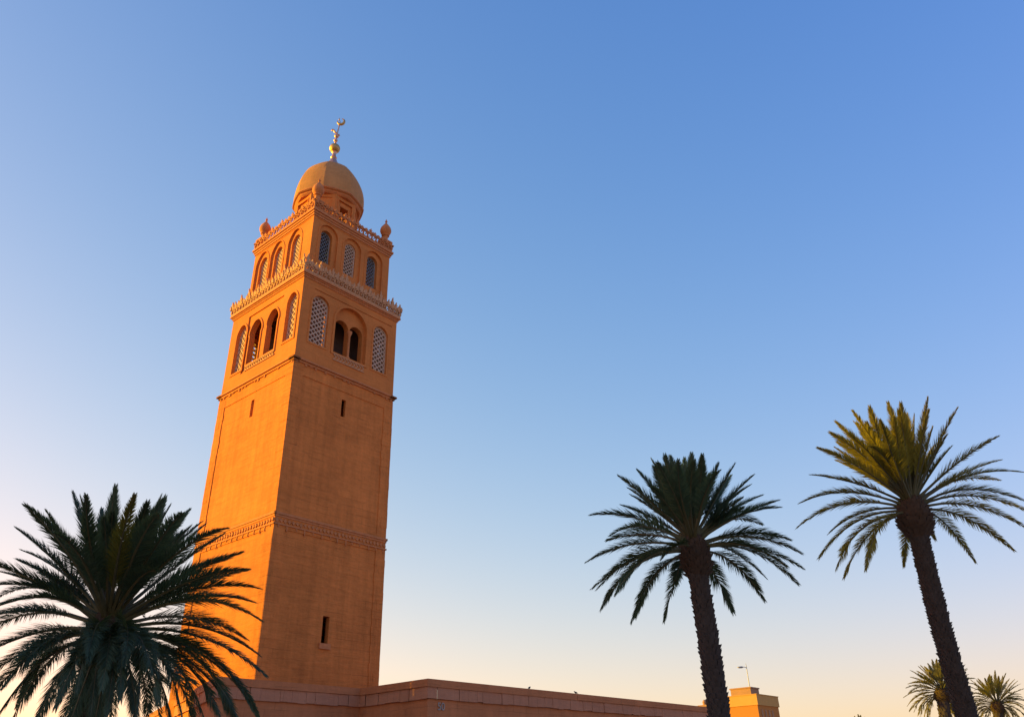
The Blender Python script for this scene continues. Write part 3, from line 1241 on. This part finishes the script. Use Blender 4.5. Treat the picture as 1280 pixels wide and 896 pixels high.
# the near palm at the left
tips1 = crop(0, 600, 3.026, [
    (275, 45, Bk), (325, 60, Fc), (385, 110, Bk), (435, 65, Bk), (510, 55, Fc, 1, 'leaf_yellow'), (560, 110, Bk), (625, 75, Bk), (600, 130, Fc),
    (715, 115, Bk), (690, 125, Fc), (690, 195, Bk), (772, 172, Bk), (860, 182, Fc), (845, 205, Bk), (910, 275, S), (835, 290, Bk), (935, 338, -S),
    (980, 410, S), (960, 462, Bk), (988, 532, -S), (978, 660, S), (1005, 738, -S), (930, 600, Bk), (970, 870, -S), (985, 905, Bk), (900, 900, Fc),
    (165, 140, Bk), (200, 200, Fc), (65, 185, S), (80, 265, Bk), (145, 350, Bk, .85), (-5, 345, S), (-40, 400, -S), (-30, 455, Bk),
    (-60, 500, Fc), (-150, 560, S), (-180, 640, Bk), (-170, 720, -S), (-130, 800, S), (-90, 880, Bk), (-30, 920, Fc), (20, 960, S),
    (110, 985, Fc), (180, 1010, Bk), (230, 1015, Fc), (330, 1040, Fc), (400, 900, Fc), (420, 1040, Bk), (520, 1030, Fc), (560, 1040, Bk), (660, 1030, S),
    (700, 960, Fc), (760, 985, Bk), (800, 990, Fc), (860, 960, S), (930, 980, Bk), (620, 1000, Bk), (60, 860, Bk), (10, 780, Fc), (300, 950, Bk),
    (385, 790, Fc), (455, 830, Fc), (290, 800, Fc), (520, 870, Fc), (345, 880, Fc), (600, 840, Fc), (210, 860, Fc), (470, 700, Fc), (330, 690, Fc)])
palm('date_palm', 'big dark-green palm crown overlapping the left foot of the minaret', (136, 775), 15.5, (112, 890), tips1, 3.35, .30, 24, 11,
     pairs=250, Lmax=.48, wd=.017, boot=(.42, .85))

# the middle palm, all in shade
tips2 = crop(730, 560, 4.071, [
    (180, 145, S), (225, 205, Bk), (272, 112, Bk), (345, 60, Bk), (375, 75, Fc), (412, 42, S), (440, 45, Bk), (480, 62, Fc), (512, 55, Bk), (548, 32, S), (602, 38, -S), (590, 100, Bk),
    (640, 130, Bk), (765, 88, S), (748, 140, Bk), (690, 115, Fc), (860, 140, S), (803, 215, Bk), (845, 190, Bk), (905, 240, Bk), (985, 268, S), (993, 302, -S), (905, 388, Bk, .9), (1045, 465, S),
    (1105, 535, S), (1108, 608, -S), (1088, 688, S), (1030, 600, Fc), (925, 660, Bk, .85), (918, 770, S), (758, 832, S, .9),
    (195, 292, Bk, .85), (38, 340, S), (120, 470, Bk, .9), (135, 445, Fc), (15, 578, S), (45, 712, S), (70, 715, Bk), (85, 818, S), (160, 740, Fc, .9), (240, 882, S), (262, 860, Bk), (408, 880, Bk, .9), (465, 685, Bk, .5),
    (400, 560, Fc, .7)])
palm('date_palm', 'fully shaded dark palm with a stout trunk at the far end of the wall', (866, 676), 22.0, (897, 896), tips2, 3.15, .25, 26, 23,
     pairs=190, Lmax=.54, wd=.021, boot=(.40, .95), bend=.05, fill_el=(30, 85), fill_l=(.62, .82), row=.13, nround=11)

# the taller palm with sunlit upper fronds
tips3 = crop(990, 490, 4.266, [
    (237, 162, S), (205, 218, -S), (138, 298, Fc), (325, 103, -S), (330, 160, Bk), (415, 82, S), (512, 58, Bk), (582, 62, S), (545, 135, Fc, .9), (470, 150, Fc), (612, 120, Bk), (622, 190, Bk, .8),
    (725, 32, S), (882, 88, S), (757, 288, Bk, .8), (1098, 238, S), (1115, 362, Bk), (1237, 428, -S), (1110, 470, Bk), (1262, 590, S), (1270, 640, Bk), (1270, 735, -S), (1180, 842, S),
    (105, 442, S), (42, 592, S), (28, 722, -S), (198, 752, Bk, .9), (235, 300, Bk, .9), (300, 220, Fc, .9), (410, 290, Fc, .8)]) + [
    (1024, 697, S), (1045, 711, -S), (1055, 722, Bk), (1082, 711, Fc, .9), (1130, 708, Bk, .85), (1219, 702, Bk, .95), (1169, 674, Bk, .6)]
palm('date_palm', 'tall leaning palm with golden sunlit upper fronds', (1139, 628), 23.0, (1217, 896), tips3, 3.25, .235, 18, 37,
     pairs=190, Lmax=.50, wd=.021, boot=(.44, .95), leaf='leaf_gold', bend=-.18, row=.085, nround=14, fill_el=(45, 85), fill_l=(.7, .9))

# far palms
def far_palm(label, head, depth, foot, radius_px, seed, tr, n=30, lo=-70):
    rg = random.Random(seed)
    L = radius_px / F_PX * depth
    tips = []
    for i in range(n):
        a = R(lo + (180 - 2 * lo) * (i + rg.uniform(-.3, .3)) / (n - 1))
        rr = radius_px * rg.uniform(.82, 1.03)
        tips.append((head[0] + rr * math.cos(a), head[1] - rr * math.sin(a) + radius_px * .12 * abs(math.cos(a)), rg.choice((S, -S, Bk, Fc)), 1.0))
    return palm('date_palm', label, head, depth, foot, tips, L, tr, 10, seed, pairs=44, Lmax=L * .17, wd=L * .020,
                leaf='leaf_far', boot=(tr * 1.4, L * .3), row=.25, nround=10, group='date palms')


far_palm('distant golden-green palm partly hidden by the leaning trunk', (1177, 862), 62, (1186, 930), 46, 5, .40, 46)
far_palm('hazy distant palm to the right of the leaning trunk', (1246, 878), 85, (1252, 930), 40, 8, .45, 44)
far_palm('distant palm of which only the top fronds rise over the lower edge', (1075, 923), 95, (1078, 966), 33, 9, .45, 36)
